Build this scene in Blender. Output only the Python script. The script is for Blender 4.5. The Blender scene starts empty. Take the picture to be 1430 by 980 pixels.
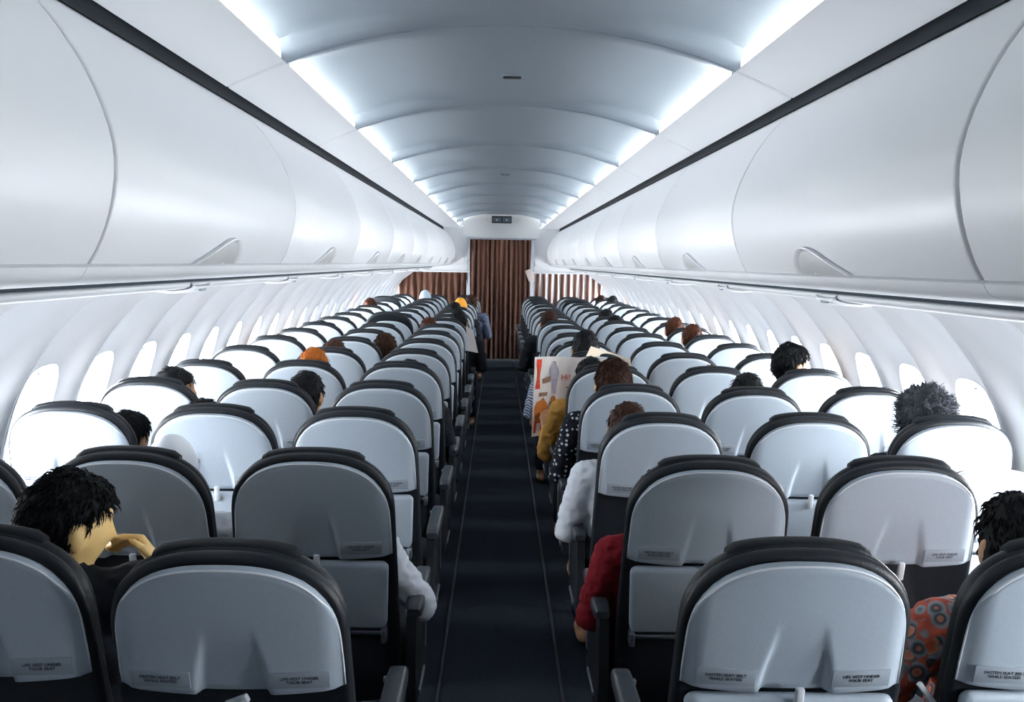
import bpy, bmesh, math, random
from mathutils import Vector, Matrix, Euler, noise

# ------------------------------------------------------------------ camera, world, exposure
SC = bpy.context.scene
COL = SC.collection
R = math.radians
EYE = 1.60
cam_d = bpy.data.cameras.new('camera'); cam = bpy.data.objects.new('camera', cam_d); COL.objects.link(cam)
cam_d.sensor_width = 36.0; cam_d.lens = 36.0 * 1350 / 1430; cam_d.clip_start = 0.05
yaw, pitch, roll = math.atan(20 / 1350), math.atan(123 / 1350), R(1.0)
cam.matrix_world = (Matrix.Translation((-0.03, 0, EYE)) @ Matrix.Rotation(-yaw, 4, 'Z')
                    @ Matrix.Rotation(math.pi / 2 - pitch, 4, 'X') @ Matrix.Rotation(roll, 4, 'Z'))
SC.camera = cam
w = bpy.data.worlds.new('world'); SC.world = w; w.use_nodes = True
w.node_tree.nodes['Background'].inputs[0].default_value = (0.75, 0.86, 1.0, 1)
w.node_tree.nodes['Background'].inputs[1].default_value = 1.0
SC.view_settings.view_transform = 'Standard'; SC.view_settings.look = 'None'
SC.view_settings.gamma = 1.0; SC.view_settings.use_curve_mapping = False
SC.view_settings.exposure = -0.15
WINDOW_LIGHT = 64.0      # daylight coming through each pane
COVE_LIGHT = 52.0         # ceiling cove tubes
SC.cycles.max_bounces = 8; SC.cycles.diffuse_bounces = 5

Y0, Y1 = -1.6, 15.75     # aft bulkhead and curtain line
rnd = random.Random(7)

# ------------------------------------------------------------------ materials
def mat(name, col, rough=0.5, spec=0.5, bump=0.0, bscale=300.0, var=0.0, vscale=8.0, metal=0.0, emit=0.0, sheen=0.0, stretch=None, vcol=None):
    m = bpy.data.materials.new(name); m.use_nodes = True
    nt = m.node_tree; b = nt.nodes['Principled BSDF']
    b.inputs['Base Color'].default_value = (*col, 1); b.inputs['Roughness'].default_value = rough
    b.inputs['Metallic'].default_value = metal; b.inputs['Specular IOR Level'].default_value = spec
    if sheen: b.inputs['Sheen Weight'].default_value = sheen
    if emit:
        b.inputs['Emission Color'].default_value = (*col, 1); b.inputs['Emission Strength'].default_value = emit
    tc = nt.nodes.new('ShaderNodeTexCoord'); src = tc.outputs['Object']
    if stretch:
        mp = nt.nodes.new('ShaderNodeMapping'); mp.inputs['Scale'].default_value = stretch
        nt.links.new(src, mp.inputs['Vector']); src = mp.outputs['Vector']
    if var:
        n = nt.nodes.new('ShaderNodeTexNoise'); n.inputs['Scale'].default_value = vscale; n.inputs['Detail'].default_value = 4
        nt.links.new(src, n.inputs['Vector'])
        mx = nt.nodes.new('ShaderNodeMix'); mx.data_type = 'RGBA'
        v2 = vcol if vcol else tuple(max(0, c * (1 - var)) for c in col)
        mx.inputs['A'].default_value = (*col, 1); mx.inputs['B'].default_value = (*v2, 1)
        nt.links.new(n.outputs['Fac'], mx.inputs['Factor']); nt.links.new(mx.outputs['Result'], b.inputs['Base Color'])
    if bump:
        n = nt.nodes.new('ShaderNodeTexNoise'); n.inputs['Scale'].default_value = bscale; n.inputs['Detail'].default_value = 2
        nt.links.new(src, n.inputs['Vector'])
        bp = nt.nodes.new('ShaderNodeBump'); bp.inputs['Strength'].default_value = bump; bp.inputs['Distance'].default_value = 0.004
        nt.links.new(n.outputs['Fac'], bp.inputs['Height']); nt.links.new(bp.outputs['Normal'], b.inputs['Normal'])
    return m

M = dict(
    bin=mat('bin_plastic', (.72, .735, .765), .32, .5, .05, 500),
    bin_low=mat('bin_lower_plastic', (.68, .70, .73), .5, .35),
    groove=mat('groove_dark', (.012, .016, .022), .8, .2),
    gapgrey=mat('channel_dark', (.035, .05, .065), .6, .2),
    seam=mat('seam_grey', (.10, .13, .17), .7, .2),
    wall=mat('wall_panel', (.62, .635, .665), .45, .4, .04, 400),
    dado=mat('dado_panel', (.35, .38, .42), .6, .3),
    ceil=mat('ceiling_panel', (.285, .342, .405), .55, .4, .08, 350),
    pane=mat('daylight_pane', (.94, .975, 1.0), .3, .5, emit=WINDOW_LIGHT),
    cove=mat('cove_tube', (1.0, .99, .97), .4, .3, emit=COVE_LIGHT),
    cove_box=mat('cove_lining', (.80, .80, .77), .5, .3),
    frame=mat('window_frame', (.78, .80, .83), .4, .4),
    carpet=mat('carpet', (.022, .029, .040), .95, .05, .5, 260, .5, 60),
    track=mat('floor_track', (.012, .015, .019), .5, .5),
    shell=mat('seat_shell', (.43, .50, .58), .42, .5, .18, 700, .12, 120),
    edge=mat('shell_edge_highlight', (.78, .81, .85), .3, .5),
    tray=mat('tray_plastic', (.40, .465, .54), .42, .5, .18, 700, .12, 120),  # shell plastic a little darker, shade on the trays put into the colour
    leather=mat('dark_leather', (.012, .016, .022), .45, .32, .2, 160, .4, 30),
    leather2=mat('dark_leather_headrest', (.009, .012, .016), .55, .25, .2, 160),
    fabric=mat('seat_fabric', (.012, .016, .022), .85, .2, .3, 300),
    placard=mat('placard', (.30, .345, .40), .55, .3),
    ink=mat('placard_ink', (.03, .035, .045), .7, .2),
    latch=mat('tray_latch', (.62, .65, .70), .35, .5),
    arm=mat('armrest_pad', (.030, .037, .047), .38, .5, .1, 200),
    metal=mat('brushed_metal', (.42, .46, .52), .32, .5, metal=.9),
    black=mat('black_plastic', (.012, .015, .02), .5, .4),
    lens=mat('lens_smoke', (.16, .20, .26), .15, .6),
    handle=mat('latch_cup', (.42, .43, .44), .4, .4, .1, 200),
    curtain=mat('brown_curtain', (.028, .012, .009), .75, .25, .3, 200, .55, 3.0, stretch=(20, 20, .4), sheen=.2, vcol=(.19, .080, .048)),
    curtain_light=mat('tan_curtain', (.30, .19, .15), .75, .25, .3, 200, .45, 3.0, stretch=(12, 12, .6), sheen=.4, vcol=(.62, .58, .58)),
    skin=mat('skin', (.52, .29, .15), .5, .4, .05, 200, .15, 20),
    skin2=mat('skin_yellow_lit', (1.0, .68, .28), .5, .4, .05, 200, .12, 20),  # yellow light on face and hand put into the skin colour
    eye=mat('eye_white', (.75, .73, .70), .2, .5),
    iris=mat('iris', (.02, .012, .008), .2, .5),
    h_black=mat('hair_black', (.006, .007, .009), .6, .15, .6, 260, stretch=(1, 1, .2)),
    h_dkbrown=mat('hair_dark_brown', (.022, .011, .008), .6, .15, .6, 260, .5, 14, stretch=(1, 1, .3), vcol=(.06, .022, .012)),
    h_auburn=mat('hair_auburn', (.10, .028, .010), .6, .15, .6, 260, .5, 14, stretch=(1, 1, .3), vcol=(.025, .010, .007)),
    h_orange=mat('hair_orange', (.52, .16, .02), .6, .15, .5, 260, .4, 20, vcol=(.30, .07, .012)),
    h_grey=mat('hair_grey', (.025, .03, .036), .6, .15, .6, 260, .6, 25, vcol=(.16, .18, .21)),
    cap_white=mat('white_cap', (.80, .83, .88), .7, .3, .2, 150),
    cap_blue=mat('pale_blue_cap', (.42, .52, .62), .7, .3, .2, 150),
    cap_orange=mat('orange_cap', (.85, .38, .04), .7, .3, .2, 150),
    c_dark=mat('cloth_charcoal', (.014, .018, .025), .85, .2, .5, 120),
    c_white=mat('cloth_white', (.66, .70, .77), .8, .2, .6, 40),
    c_red=mat('cloth_red', (.20, .010, .018), .9, .15, .7, 60, .4, 25),
    c_gold=mat('cloth_gold', (.48, .25, .055), .85, .2, .4, 80, .3, 20),
    c_green=mat('cloth_green', (.17, .26, .20), .85, .2, .4, 80, .7, 30, vcol=(.50, .58, .50)),
    c_blue=mat('cloth_blue', (.13, .16, .24), .85, .2, .4, 80),
    c_purple=mat('cloth_mauve', (.22, .18, .26), .85, .2, .4, 80),
    c_navy=mat('cloth_navy', (.014, .018, .03), .85, .2, .4, 80),
    paper=mat('newsprint', (.72, .68, .66), .85, .2, .1, 80, .15, 30),
    paper_tan=mat('cream_newsprint', (.78, .62, .42), .85, .2, .1, 60, .5, 14, vcol=(.82, .76, .68)),
    p_orange=mat('print_orange', (.55, .19, .035), .85, .2, 0, 1, .5, 30, vcol=(.30, .08, .02)),
    p_brown=mat('print_brown', (.13, .065, .045), .85, .2, 0, 1, .5, 40, vcol=(.35, .22, .15)),
    p_grey=mat('print_grey_violet', (.20, .19, .25), .85, .2, 0, 1, .6, 40, vcol=(.45, .43, .47)),
    p_red=mat('print_red', (.55, .05, .025), .85, .2),
    white_strap=mat('white_strap', (.72, .76, .80), .5, .4),
)

def special_material(name, kind):
    m = bpy.data.materials.new(name); m.use_nodes = True
    nt = m.node_tree; b = nt.nodes['Principled BSDF']; b.inputs['Roughness'].default_value = .85
    b.inputs['Specular IOR Level'].default_value = .2
    tc = nt.nodes.new('ShaderNodeTexCoord'); ramp = nt.nodes.new('ShaderNodeValToRGB')
    if kind == 'dots':
        v = nt.nodes.new('ShaderNodeTexVoronoi'); v.inputs['Scale'].default_value = 42; v.inputs['Randomness'].default_value = .45
        nt.links.new(tc.outputs['Object'], v.inputs['Vector']); nt.links.new(v.outputs['Distance'], ramp.inputs['Fac'])
        stops = [(0, (.55, .60, .68)), (.26, (.55, .60, .68)), (.32, (.008, .010, .016)), (1, (.008, .010, .016))]
    elif kind == 'floral':
        v = nt.nodes.new('ShaderNodeTexVoronoi'); v.inputs['Scale'].default_value = 24
        nt.links.new(tc.outputs['Object'], v.inputs['Vector'])
        sp = nt.nodes.new('ShaderNodeSeparateColor'); nt.links.new(v.outputs['Color'], sp.inputs['Color'])
        ad = nt.nodes.new('ShaderNodeMath'); ad.operation = 'ADD'; ad.use_clamp = True
        mu = nt.nodes.new('ShaderNodeMath'); mu.operation = 'MULTIPLY'; mu.inputs[1].default_value = .9
        nt.links.new(v.outputs['Distance'], mu.inputs[0]); nt.links.new(mu.outputs[0], ad.inputs[0])
        m2 = nt.nodes.new('ShaderNodeMath'); m2.operation = 'MULTIPLY'; m2.inputs[1].default_value = .6
        nt.links.new(sp.outputs['Red'], m2.inputs[0]); nt.links.new(m2.outputs[0], ad.inputs[1])
        nt.links.new(ad.outputs[0], ramp.inputs['Fac'])
        stops = [(0, (.75, .25, .16)), (.35, (.62, .12, .05)), (.5, (.78, .36, .24)), (.6, (.05, .06, .08)), (.75, (.32, .38, .42)), (.9, (.5, .1, .06))]
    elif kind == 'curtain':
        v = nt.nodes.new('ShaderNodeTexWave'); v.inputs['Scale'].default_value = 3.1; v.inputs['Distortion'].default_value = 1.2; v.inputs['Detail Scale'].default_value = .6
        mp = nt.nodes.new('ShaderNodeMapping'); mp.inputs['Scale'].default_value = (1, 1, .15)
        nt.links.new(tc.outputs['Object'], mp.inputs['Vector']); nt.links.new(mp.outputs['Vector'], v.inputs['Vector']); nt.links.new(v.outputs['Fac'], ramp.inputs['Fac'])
        stops = [(0, (.10, .05, .04)), (.30, (.24, .12, .085)), (.55, (.30, .18, .14)), (.68, (.66, .64, .66)), (1, (.74, .74, .78))]  # pale bands paint the highlights on the pleats into the cloth colour
    else:  # stripes
        v = nt.nodes.new('ShaderNodeTexWave'); v.inputs['Scale'].default_value = 28; v.bands_direction = 'DIAGONAL'
        nt.links.new(tc.outputs['Object'], v.inputs['Vector']); nt.links.new(v.outputs['Fac'], ramp.inputs['Fac'])
        stops = [(0, (.07, .09, .16)), (.5, (.10, .12, .20)), (.62, (.42, .47, .55)), (1, (.45, .50, .58))]
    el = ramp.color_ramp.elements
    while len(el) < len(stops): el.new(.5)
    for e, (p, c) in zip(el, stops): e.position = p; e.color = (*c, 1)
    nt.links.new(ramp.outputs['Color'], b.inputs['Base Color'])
    return m
M['curtain_fold_light'] = special_material('curtain_painted_highlights', 'curtain')
M['c_dots'] = special_material('cloth_polka_dot', 'dots')
M['c_floral'] = special_material('cloth_floral', 'floral')
M['c_stripe'] = special_material('cloth_striped', 'stripes')

# ------------------------------------------------------------------ helpers
def mesh(name, verts, faces, m=None, smooth=True, angle=40):
    me = bpy.data.meshes.new(name); me.from_pydata([tuple(v) for v in verts], [], faces)
    bm = bmesh.new(); bm.from_mesh(me); bmesh.ops.recalc_face_normals(bm, faces=bm.faces); bm.to_mesh(me); bm.free()
    if m is not None: me.materials.append(M[m] if isinstance(m, str) else m)
    if smooth:
        me.shade_smooth()
        if angle: me.set_sharp_from_angle(angle=R(angle))
    return me
def link(name, data, parent=None, loc=(0, 0, 0), rot=None, scale=None):
    o = bpy.data.objects.new(name, data); COL.objects.link(o)
    o.parent = parent; o.location = loc
    if rot is not None: o.rotation_euler = rot
    if scale is not None: o.scale = scale
    return o
def tag(o, label=None, cat=None, group=None, kind=None):
    if label: o['label'] = label
    if cat: o['category'] = cat
    if group: o['group'] = group
    if kind: o['kind'] = kind
    return o
def setm(o, key):                       # own material on shared mesh data
    if not o.data.materials: o.data.materials.append(None)
    o.material_slots[0].link = 'OBJECT'; o.material_slots[0].material = M[key]
def loft(loops, close=True, cap0=True, cap1=True):
    n = len(loops[0]); V = [p for l in loops for p in l]; F = []
    for i in range(len(loops) - 1):
        for j in range(n if close else n - 1):
            a, b = i * n + j, i * n + (j + 1) % n
            F.append((a, b, b + n, a + n))
    for flag, base in ((cap0, 0), (cap1, (len(loops) - 1) * n)):
        if flag and close:
            c = len(V); V.append(sum((Vector(V[base + j]) for j in range(n)), Vector()) / n)
            for j in range(n): F.append((base + j, base + (j + 1) % n, c))
    return V, F
def rrect(hx, hy, r, k=4):
    P = []
    for cx, cy, a0 in ((hx - r, hy - r, 0), (-hx + r, hy - r, 90), (-hx + r, -hy + r, 180), (hx - r, -hy + r, 270)):
        for i in range(k + 1):
            a = R(a0 + 90 * i / k); P.append((cx + r * math.cos(a), cy + r * math.sin(a)))
    return P
def rbox(hx, hy, hz, r, k=3, c=(0, 0, 0)):          # box with rounded vertical edges and softened top and bottom
    r = min(r, hx * .98, hy * .98)
    e = min(r * .7, hz * .9); loops = []
    for t in (0, .35, 1):
        a = t * math.pi / 2; off = e * (1 - math.sin(a)); z = -hz + e * (1 - math.cos(a))
        loops.append([(c[0] + x, c[1] + y, c[2] + z) for x, y in rrect(hx - off, hy - off, max(r - off, .001), k)])
    for t in (1, .35, 0):
        a = t * math.pi / 2; off = e * (1 - math.sin(a)); z = hz - e * (1 - math.cos(a))
        loops.append([(c[0] + x, c[1] + y, c[2] + z) for x, y in rrect(hx - off, hy - off, max(r - off, .001), k)])
    return loft(loops)
def join(*vf):
    V, F = [], []
    for v, f in vf:
        b = len(V); V += list(v); F += [tuple(i + b for i in q) for q in f]
    return V, F
def sstep(a, b, x):
    t = min(1, max(0, (x - a) / (b - a))); return t * t * (3 - 2 * t)
def spline(P, n):                        # Catmull-Rom through 2-D points, n samples
    Q = []
    m = len(P) - 1
    for i in range(n):
        t = i / (n - 1) * m; k = min(int(t), m - 1); f = t - k
        p0, p1, p2, p3 = (P[max(k - 1, 0)], P[k], P[k + 1], P[min(k + 2, m)])
        Q.append(tuple(.5 * (2 * b + (c - a) * f + (2 * a - 5 * b + 4 * c - d) * f * f + (3 * b - a - 3 * c + d) * f ** 3)
                       for a, b, c, d in zip(p0, p1, p2, p3)))
    return Q
def sweep(P, y0, y1, s=1, thick=None):   # open profile (X, Z) carried along Y on side s
    n = len(P)
    V = [(s * x, y, z) for y in (y0, y1) for x, z in P]
    F = [(i, i + 1, i + 1 + n, i + n) for i in range(n - 1)]
    return V, F
def prism(P, y0, y1, s=1):               # closed profile (X, Z) carried along Y
    return loft([[(s * x, y0, z) for x, z in P], [(s * x, y1, z) for x, z in P]])
ORD = ('zeroth first second third fourth fifth sixth seventh eighth ninth tenth eleventh twelfth thirteenth fourteenth fifteenth sixteenth '
       'seventeenth eighteenth nineteenth twentieth').split()
ORD += ['twenty-' + x for x in ORD[1:10]] + ['thirtieth'] + ['thirty-' + x for x in ORD[1:10]]
SIDE = {-1: 'port', 1: 'starboard'}

# ------------------------------------------------------------------ the cabin shell
def sec(z): return z + EYE
floor = link('floor', mesh('floor', *rbox(1.62, (Y1 + 2.4 - Y0) / 2, .03, .01, c=(0, (Y0 + Y1 + 2.4) / 2, -.03)), 'carpet', False))
tag(floor, 'dark carpeted cabin floor running along the aisle', 'floor', kind='structure')
for s in (-1, 1):
    t = link('trim_%d' % (1 if s < 0 else 2), mesh('floor_track', *rbox(.006, (Y1 - .9) / 2, .004, .003, c=(s * .232, (Y1 + .9) / 2, .004)), 'track'))
    tag(t, 'thin floor track along the %s edge of the aisle carpet' % SIDE[s], 'floor trim', kind='structure')

# side walls: one panel per window bay, with a scooped reveal round each window
WP = spline([(1.60, .0), (1.70, .28), (1.775, .58), (1.785, .82), (1.735, 1.04), (1.665, 1.19), (1.57, 1.33), (1.46, 1.455), (1.36, 1.53), (1.22, 1.56)], 90)
LEN = [0]
for a, b in zip(WP, WP[1:]): LEN.append(LEN[-1] + math.hypot(b[0] - a[0], b[1] - a[1]))
def wall_at(sv, out=0.0):
    sv = min(max(sv, 0), LEN[-1] - 1e-6)
    i = next(k for k in range(len(LEN) - 1) if LEN[k + 1] >= sv)
    f = (sv - LEN[i]) / (LEN[i + 1] - LEN[i]); a, b = WP[i], WP[i + 1]
    x, z = a[0] + (b[0] - a[0]) * f, a[1] + (b[1] - a[1]) * f
    dx, dz = b[0] - a[0], b[1] - a[1]; L = math.hypot(dx, dz)
    return x + dz / L * out, z - dx / L * out
def s_of_z(z):
    return next(LEN[k] for k in range(len(WP)) if WP[k][1] >= z)
S0, S1, SW = s_of_z(.52), LEN[-1] - .02, s_of_z(.985)
BAY = .533; HB = BAY / 2 - .0008
def panel_mesh(s):
    n = 56; hole = []; outer = []
    for k in range(n):
        a = 2 * math.pi * k / n + .0001
        ca, sa = math.cos(a), math.sin(a)
        h = (abs(ca / .132) ** 3.0 + abs(sa / .178) ** 3.0) ** (-1 / 3.2)
        hole.append((h * ca, h * sa))
        tx = HB / abs(ca) if abs(ca) > 1e-6 else 1e9
        ty = ((S1 - SW) if sa > 0 else (SW - S0)) / abs(sa) if abs(sa) > 1e-6 else 1e9
        q = min(tx, ty); outer.append((q * ca, q * sa))
    for cx, cy in ((HB, S1 - SW), (-HB, S1 - SW), (-HB, S0 - SW), (HB, S0 - SW)):     # keep square corners
        j = min(range(n), key=lambda k: (outer[k][0] - cx) ** 2 + (outer[k][1] - cy) ** 2); outer[j] = (cx, cy)
    loops = []
    def pt(y, sv, out):
        x, z = wall_at(SW + sv, out); return (s * x, y, z)
    def disp(y, sv):
        ey = abs(y) / HB
        scoop = .038 * (1 - sstep(.35, 1.0, ey)) * (1 - sstep(.16, .62, sv)) * (1 - sstep(-.60, -.2, -sv) * 0) * sstep(-.52, -.25, sv)
        ridge = -.012 * sstep(.55, 1.0, ey)
        return scoop + ridge
    rings = [0, .03, .08, .16, .26, .38, .5, .62, .74, .84, .92, .97, 1.0]
    for r in [-2, -1] + rings:
        L = []
        for k in range(n):
            hy, hs = hole[k]; oy, os_ = outer[k]
            if r < 0:
                f = 1 - .04 * (-r); d0 = disp(hy, hs); L.append(pt(hy * f, hs * f, d0 + (.022 if r == -1 else .042)))
            else:
                y, sv = hy + (oy - hy) * r, hs + (os_ - hs) * r
                L.append(pt(y, sv, disp(y, sv)))
        loops.append(L)
    V, F = loft(loops, True, False, False)
    return mesh('wall_panel', V, F, 'wall', True, 60)
def ring_strip(n, r0, r1, out0, out1, s):
    A, B = [], []
    for k in range(n):
        a = 2 * math.pi * k / n; ca, sa = math.cos(a), math.sin(a)
        h = (abs(ca / .132) ** 3.0 + abs(sa / .178) ** 3.0) ** (-1 / 3.2)
        for L, r, o in ((A, r0, out0), (B, r1, out1)):
            x, z = wall_at(SW + h * sa * r, o); L.append((s * x, h * ca * r, z))
    return A, B
SHUT = {-1: set(range(-20, -2)), 1: set(range(-20, -5)) | {-3}}  # out-of-view windows with shades added to dim the nearest seats
def ring_shut(s):
    P = ring_strip(24, .92, .92, .072, .072, s)[0]
    return P, [tuple(range(24))]
NB0 = -9; NB1 = 23; YW = 3.62
for s in (-1, 1):
    wx = .04 if s > 0 else 0
    wall = link('wall_left' if s < 0 else 'wall_right', None, None, (wx, 0, 0))
    tag(wall, 'curved white %s cabin sidewall made of window panels' % SIDE[s], 'wall', kind='structure')
    pm = panel_mesh(s)
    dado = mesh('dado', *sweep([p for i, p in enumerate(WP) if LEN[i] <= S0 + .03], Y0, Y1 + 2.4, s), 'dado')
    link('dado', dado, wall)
    up = mesh('backing', *sweep([(x + .17, z + .03) for (x, z), l in zip(WP, LEN) if l >= S0 - .02], Y0, Y1 + 2.4, s), 'seam')
    link('backing', up, wall)
    lo, hi = ring_strip(40, .965, .90, .082, .084, s)
    frame_me = mesh('window_frame', *loft([*ring_strip(40, .955, .955, .062, .078, s), ring_strip(40, .86, .86, .079, .079, s)[0]], True, False, False), 'frame')
    P = ring_strip(24, .90, .90, .0765, .0765, s)[0]
    pane_me = mesh('window_pane', P, [tuple(range(24))], 'pane', False)
    # the pane has to face inwards
    if pane_me.polygons[0].normal.x * -s < 0: pane_me.flip_normals()
    shut_me = mesh('added_shade', *ring_shut(s), 'frame', False)
    hx, hz = wall_at(SW + .150, .058)
    hand_me = mesh('shade_handle', *rbox(.005, .014, .004, .003, c=(s * hx, 0, hz)), 'seam')
    lip_a = wall_at(SW + .16, .074); lip_b = wall_at(SW + .118, .071)
    sh = [(s * lip_a[0], -.1, lip_a[1]), (s * lip_a[0], .1, lip_a[1]), (s * lip_b[0], .1, lip_b[1]), (s * lip_b[0], -.1, lip_b[1])]
    sh += [(x - s * .004, y, z) for x, y, z in sh]
    shade_me = mesh('window_shade', sh, [(0, 1, 2, 3), (7, 6, 5, 4), (0, 4, 5, 1), (1, 5, 6, 2), (2, 6, 7, 3), (3, 7, 4, 0)], 'frame', False)
    for k in range(NB0, NB1 + 5):
        y = YW + BAY * k
        link('panel', pm, wall, (0, y, 0))
        wi = link('window_%d' % ((k - NB0 + 1) + (0 if s < 0 else 40)), None, None, (wx, y, 0))
        n = NB1 - k + 1
        lab = ('bright oval cabin window on the %s side, %s back from the brown curtain' % (SIDE[s], ORD[n])) if n > 0 else \
              ('bright oval cabin window on the %s side beyond the brown curtain' % SIDE[s])
        tag(wi, lab, 'window', 'cabin windows', 'structure')
        link('frame', frame_me, wi)
        if k in SHUT[s]: link('added_shade', shut_me, wi); link('shade_handle', hand_me, wi, (0, 0, -.24)); continue  # added shade together with its handle
        link('pane', pane_me, wi)
        link('shade_handle', hand_me, wi)

# ceiling: vaulted panels with recessed edges for the cove tubes
PITCH = 1.6
def cz(x): return sec(.772 - .215 * (abs(x) / .93) ** 2.2)
def ceil_mesh():
    xs = [0, .1, .2, .3, .4, .48, .55, .61, .66, .70, .725, .742, .7421, .78, .83, .88, .93]
    xs = [-x for x in reversed(xs[1:])] + xs
    ys = [.004, .012, .03, .07, .12, .18, .25, .33, .45, .6, .8, 1.0, 1.15, 1.27, 1.35, 1.42, 1.48, 1.51, 1.54, 1.57, 1.588, 1.596]
    V = []
    for y in ys:
        e = sstep(.02, .30, y) * sstep(.02, .12, PITCH - y)
        for x in xs:
            g = 0
            if abs(x) < .7421: g = .055 * (.12 + .88 * sstep(.1, .6, abs(x)))
            slot = .055 * sstep(.05, .09, y) * sstep(.05, .09, PITCH - y) * (1 if .69 < abs(x) < .7421 else 0)
            z = cz(x) + max(g * e, slot) + (.006 if y in (.004, 1.596) else 0)
            V.append((x, y, z))
    n = len(xs); F = []
    for j in range(len(ys) - 1):
        for i in range(n - 1):
            if abs(abs(xs[i]) - .742) < .001 and abs(abs(xs[i + 1]) - .742) < .001 and ys[j] >= .06 and ys[j + 1] <= PITCH - .06: continue   # the light slot
            F.append((j * n + i, j * n + i + 1, (j + 1) * n + i + 1, (j + 1) * n + i))
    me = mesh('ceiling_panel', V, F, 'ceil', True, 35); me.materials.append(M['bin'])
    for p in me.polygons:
        if abs(p.center.x) > .7422: p.material_index = 1  # same panel; side strips coloured whiter to paint in their brighter light
    return me
ceiling = tag(link('ceiling', None), 'vaulted pale ceiling of panels with recessed edges', 'ceiling', kind='structure')
CM = ceil_mesh()
tube = mesh('cove_tube', *rbox(.011, (PITCH - .24) / 2, .011, .008, c=(0, PITCH / 2, 0)), 'cove')
def cove_box_mesh(s):
    q = [(.742, cz(.742) + .0555), (.80, cz(.742) + .060), (.885, cz(.80) + .05), (.885, cz(.885) + .004), (.742, cz(.742) + .003)]
    a, b = [(s * x, .055, z) for x, z in q], [(s * x, PITCH - .055, z) for x, z in q]
    n = 5; F = [(i, i + 1, i + 1 + n, i + n) for i in range(4)] + [tuple(range(5)), tuple(range(5, 10))]
    return mesh('cove_box', a + b, F, 'cove_box', False)
CB = {-1: cove_box_mesh(-1), 1: cove_box_mesh(1)}
bk = mesh('ceiling_backing', *sweep([(x, cz(x) + .09) for x in [i / 10 * .95 for i in range(-10, 11)]], Y0, Y1 + 2.4), 'seam')
link('backing', bk, ceiling)
YC = 3.25
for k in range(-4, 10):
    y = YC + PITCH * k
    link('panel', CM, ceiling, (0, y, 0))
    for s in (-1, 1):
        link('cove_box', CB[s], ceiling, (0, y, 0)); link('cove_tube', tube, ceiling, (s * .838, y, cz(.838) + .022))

# overhead bins, one per 1.6 m on each side
DOOR = spline([(.802, -.016), (.780, .023), (.757, .09), (.747, .173), (.762, .255), (.803, .35), (.855, .43), (.905, .488), (.945, .520)], 22)
DOOR = [(x, sec(z)) for x, z in DOOR]
LOW = [(x, sec(z)) for x, z in spline([(.806, -.022), (.822, -.044), (.87, -.058), (.95, -.064), (1.03, -.060), (1.085, -.046)], 14)]
def door_mesh(s):
    g = .007
    back = [(x + .03, z) for x, z in DOOR]
    P = DOOR + back[::-1]
    n = len(P); loops = []
    cen = (.95, sec(.2))
    for y, sh in ((g, .004), (g + .003, .001), (g + .009, 0), (PITCH - g - .009, 0), (PITCH - g - .003, .001), (PITCH - g, .004)):
        loops.append([(s * (x + sh), y, z) for x, z in P])
    return mesh('bin_door', *loft(loops), 'bin', True, 50)
def cup_mesh(s, rim):
    # half-leaf finger cup at the foot of the door: pointed aft, round forward
    N = 22; L = .40; Hh = .082
    def outline(i, k):
        t = i / N; y = L * t
        h = Hh * (math.sin(math.pi * min(1, t ** 1.25)) ** .62 if 0 < t < 1 else 0) * (.35 + .65 * min(1, t * 1.25))
        return y * k + (1 - k) * L * .6, h * k
    def on_door(y, h, out):
        h = max(h, 0); i = min(range(len(DOOR)), key=lambda q: abs(DOOR[q][1] - DOOR[0][1] - h))
        i = max(1, min(len(DOOR) - 2, i)); z = DOOR[0][1] + h
        a = min(range(len(DOOR) - 1), key=lambda q: 0 if DOOR[q][1] <= z <= DOOR[q + 1][1] else 1)
        p, q = DOOR[a], DOOR[a + 1]; f = (z - p[1]) / max(1e-6, q[1] - p[1]); x = p[0] + (q[0] - p[0]) * f
        return (s * (x - out), y, z)
    if rim:
        A = [on_door(*outline(i, 1.0), .001) for i in range(N + 1)]
        B = [on_door(*outline(i, .985), .013) for i in range(N + 1)]
        C = [on_door(*outline(i, .93), .014) for i in range(N + 1)]
        D = [on_door(*outline(i, .87), .003) for i in range(N + 1)]
        return mesh('cup_rim', *loft([A, B, C, D], False), 'bin', True, 60)
    rows = []
    for k, o in ((.84, .006), (.6, .010), (.35, .012), (.05, .012)):
        rows.append([on_door(*outline(i, k), o) for i in range(N + 1)])
    return mesh('cup_plate', *loft(rows, False), 'handle', True, 60)
RAIL = [(x, sec(z)) for x, z in spline([(1.160, -.084), (1.138, -.092), (1.148, -.110), (1.215, -.119), (1.275, -.110), (1.305, -.086), (1.29, -.078)], 18)]
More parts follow.
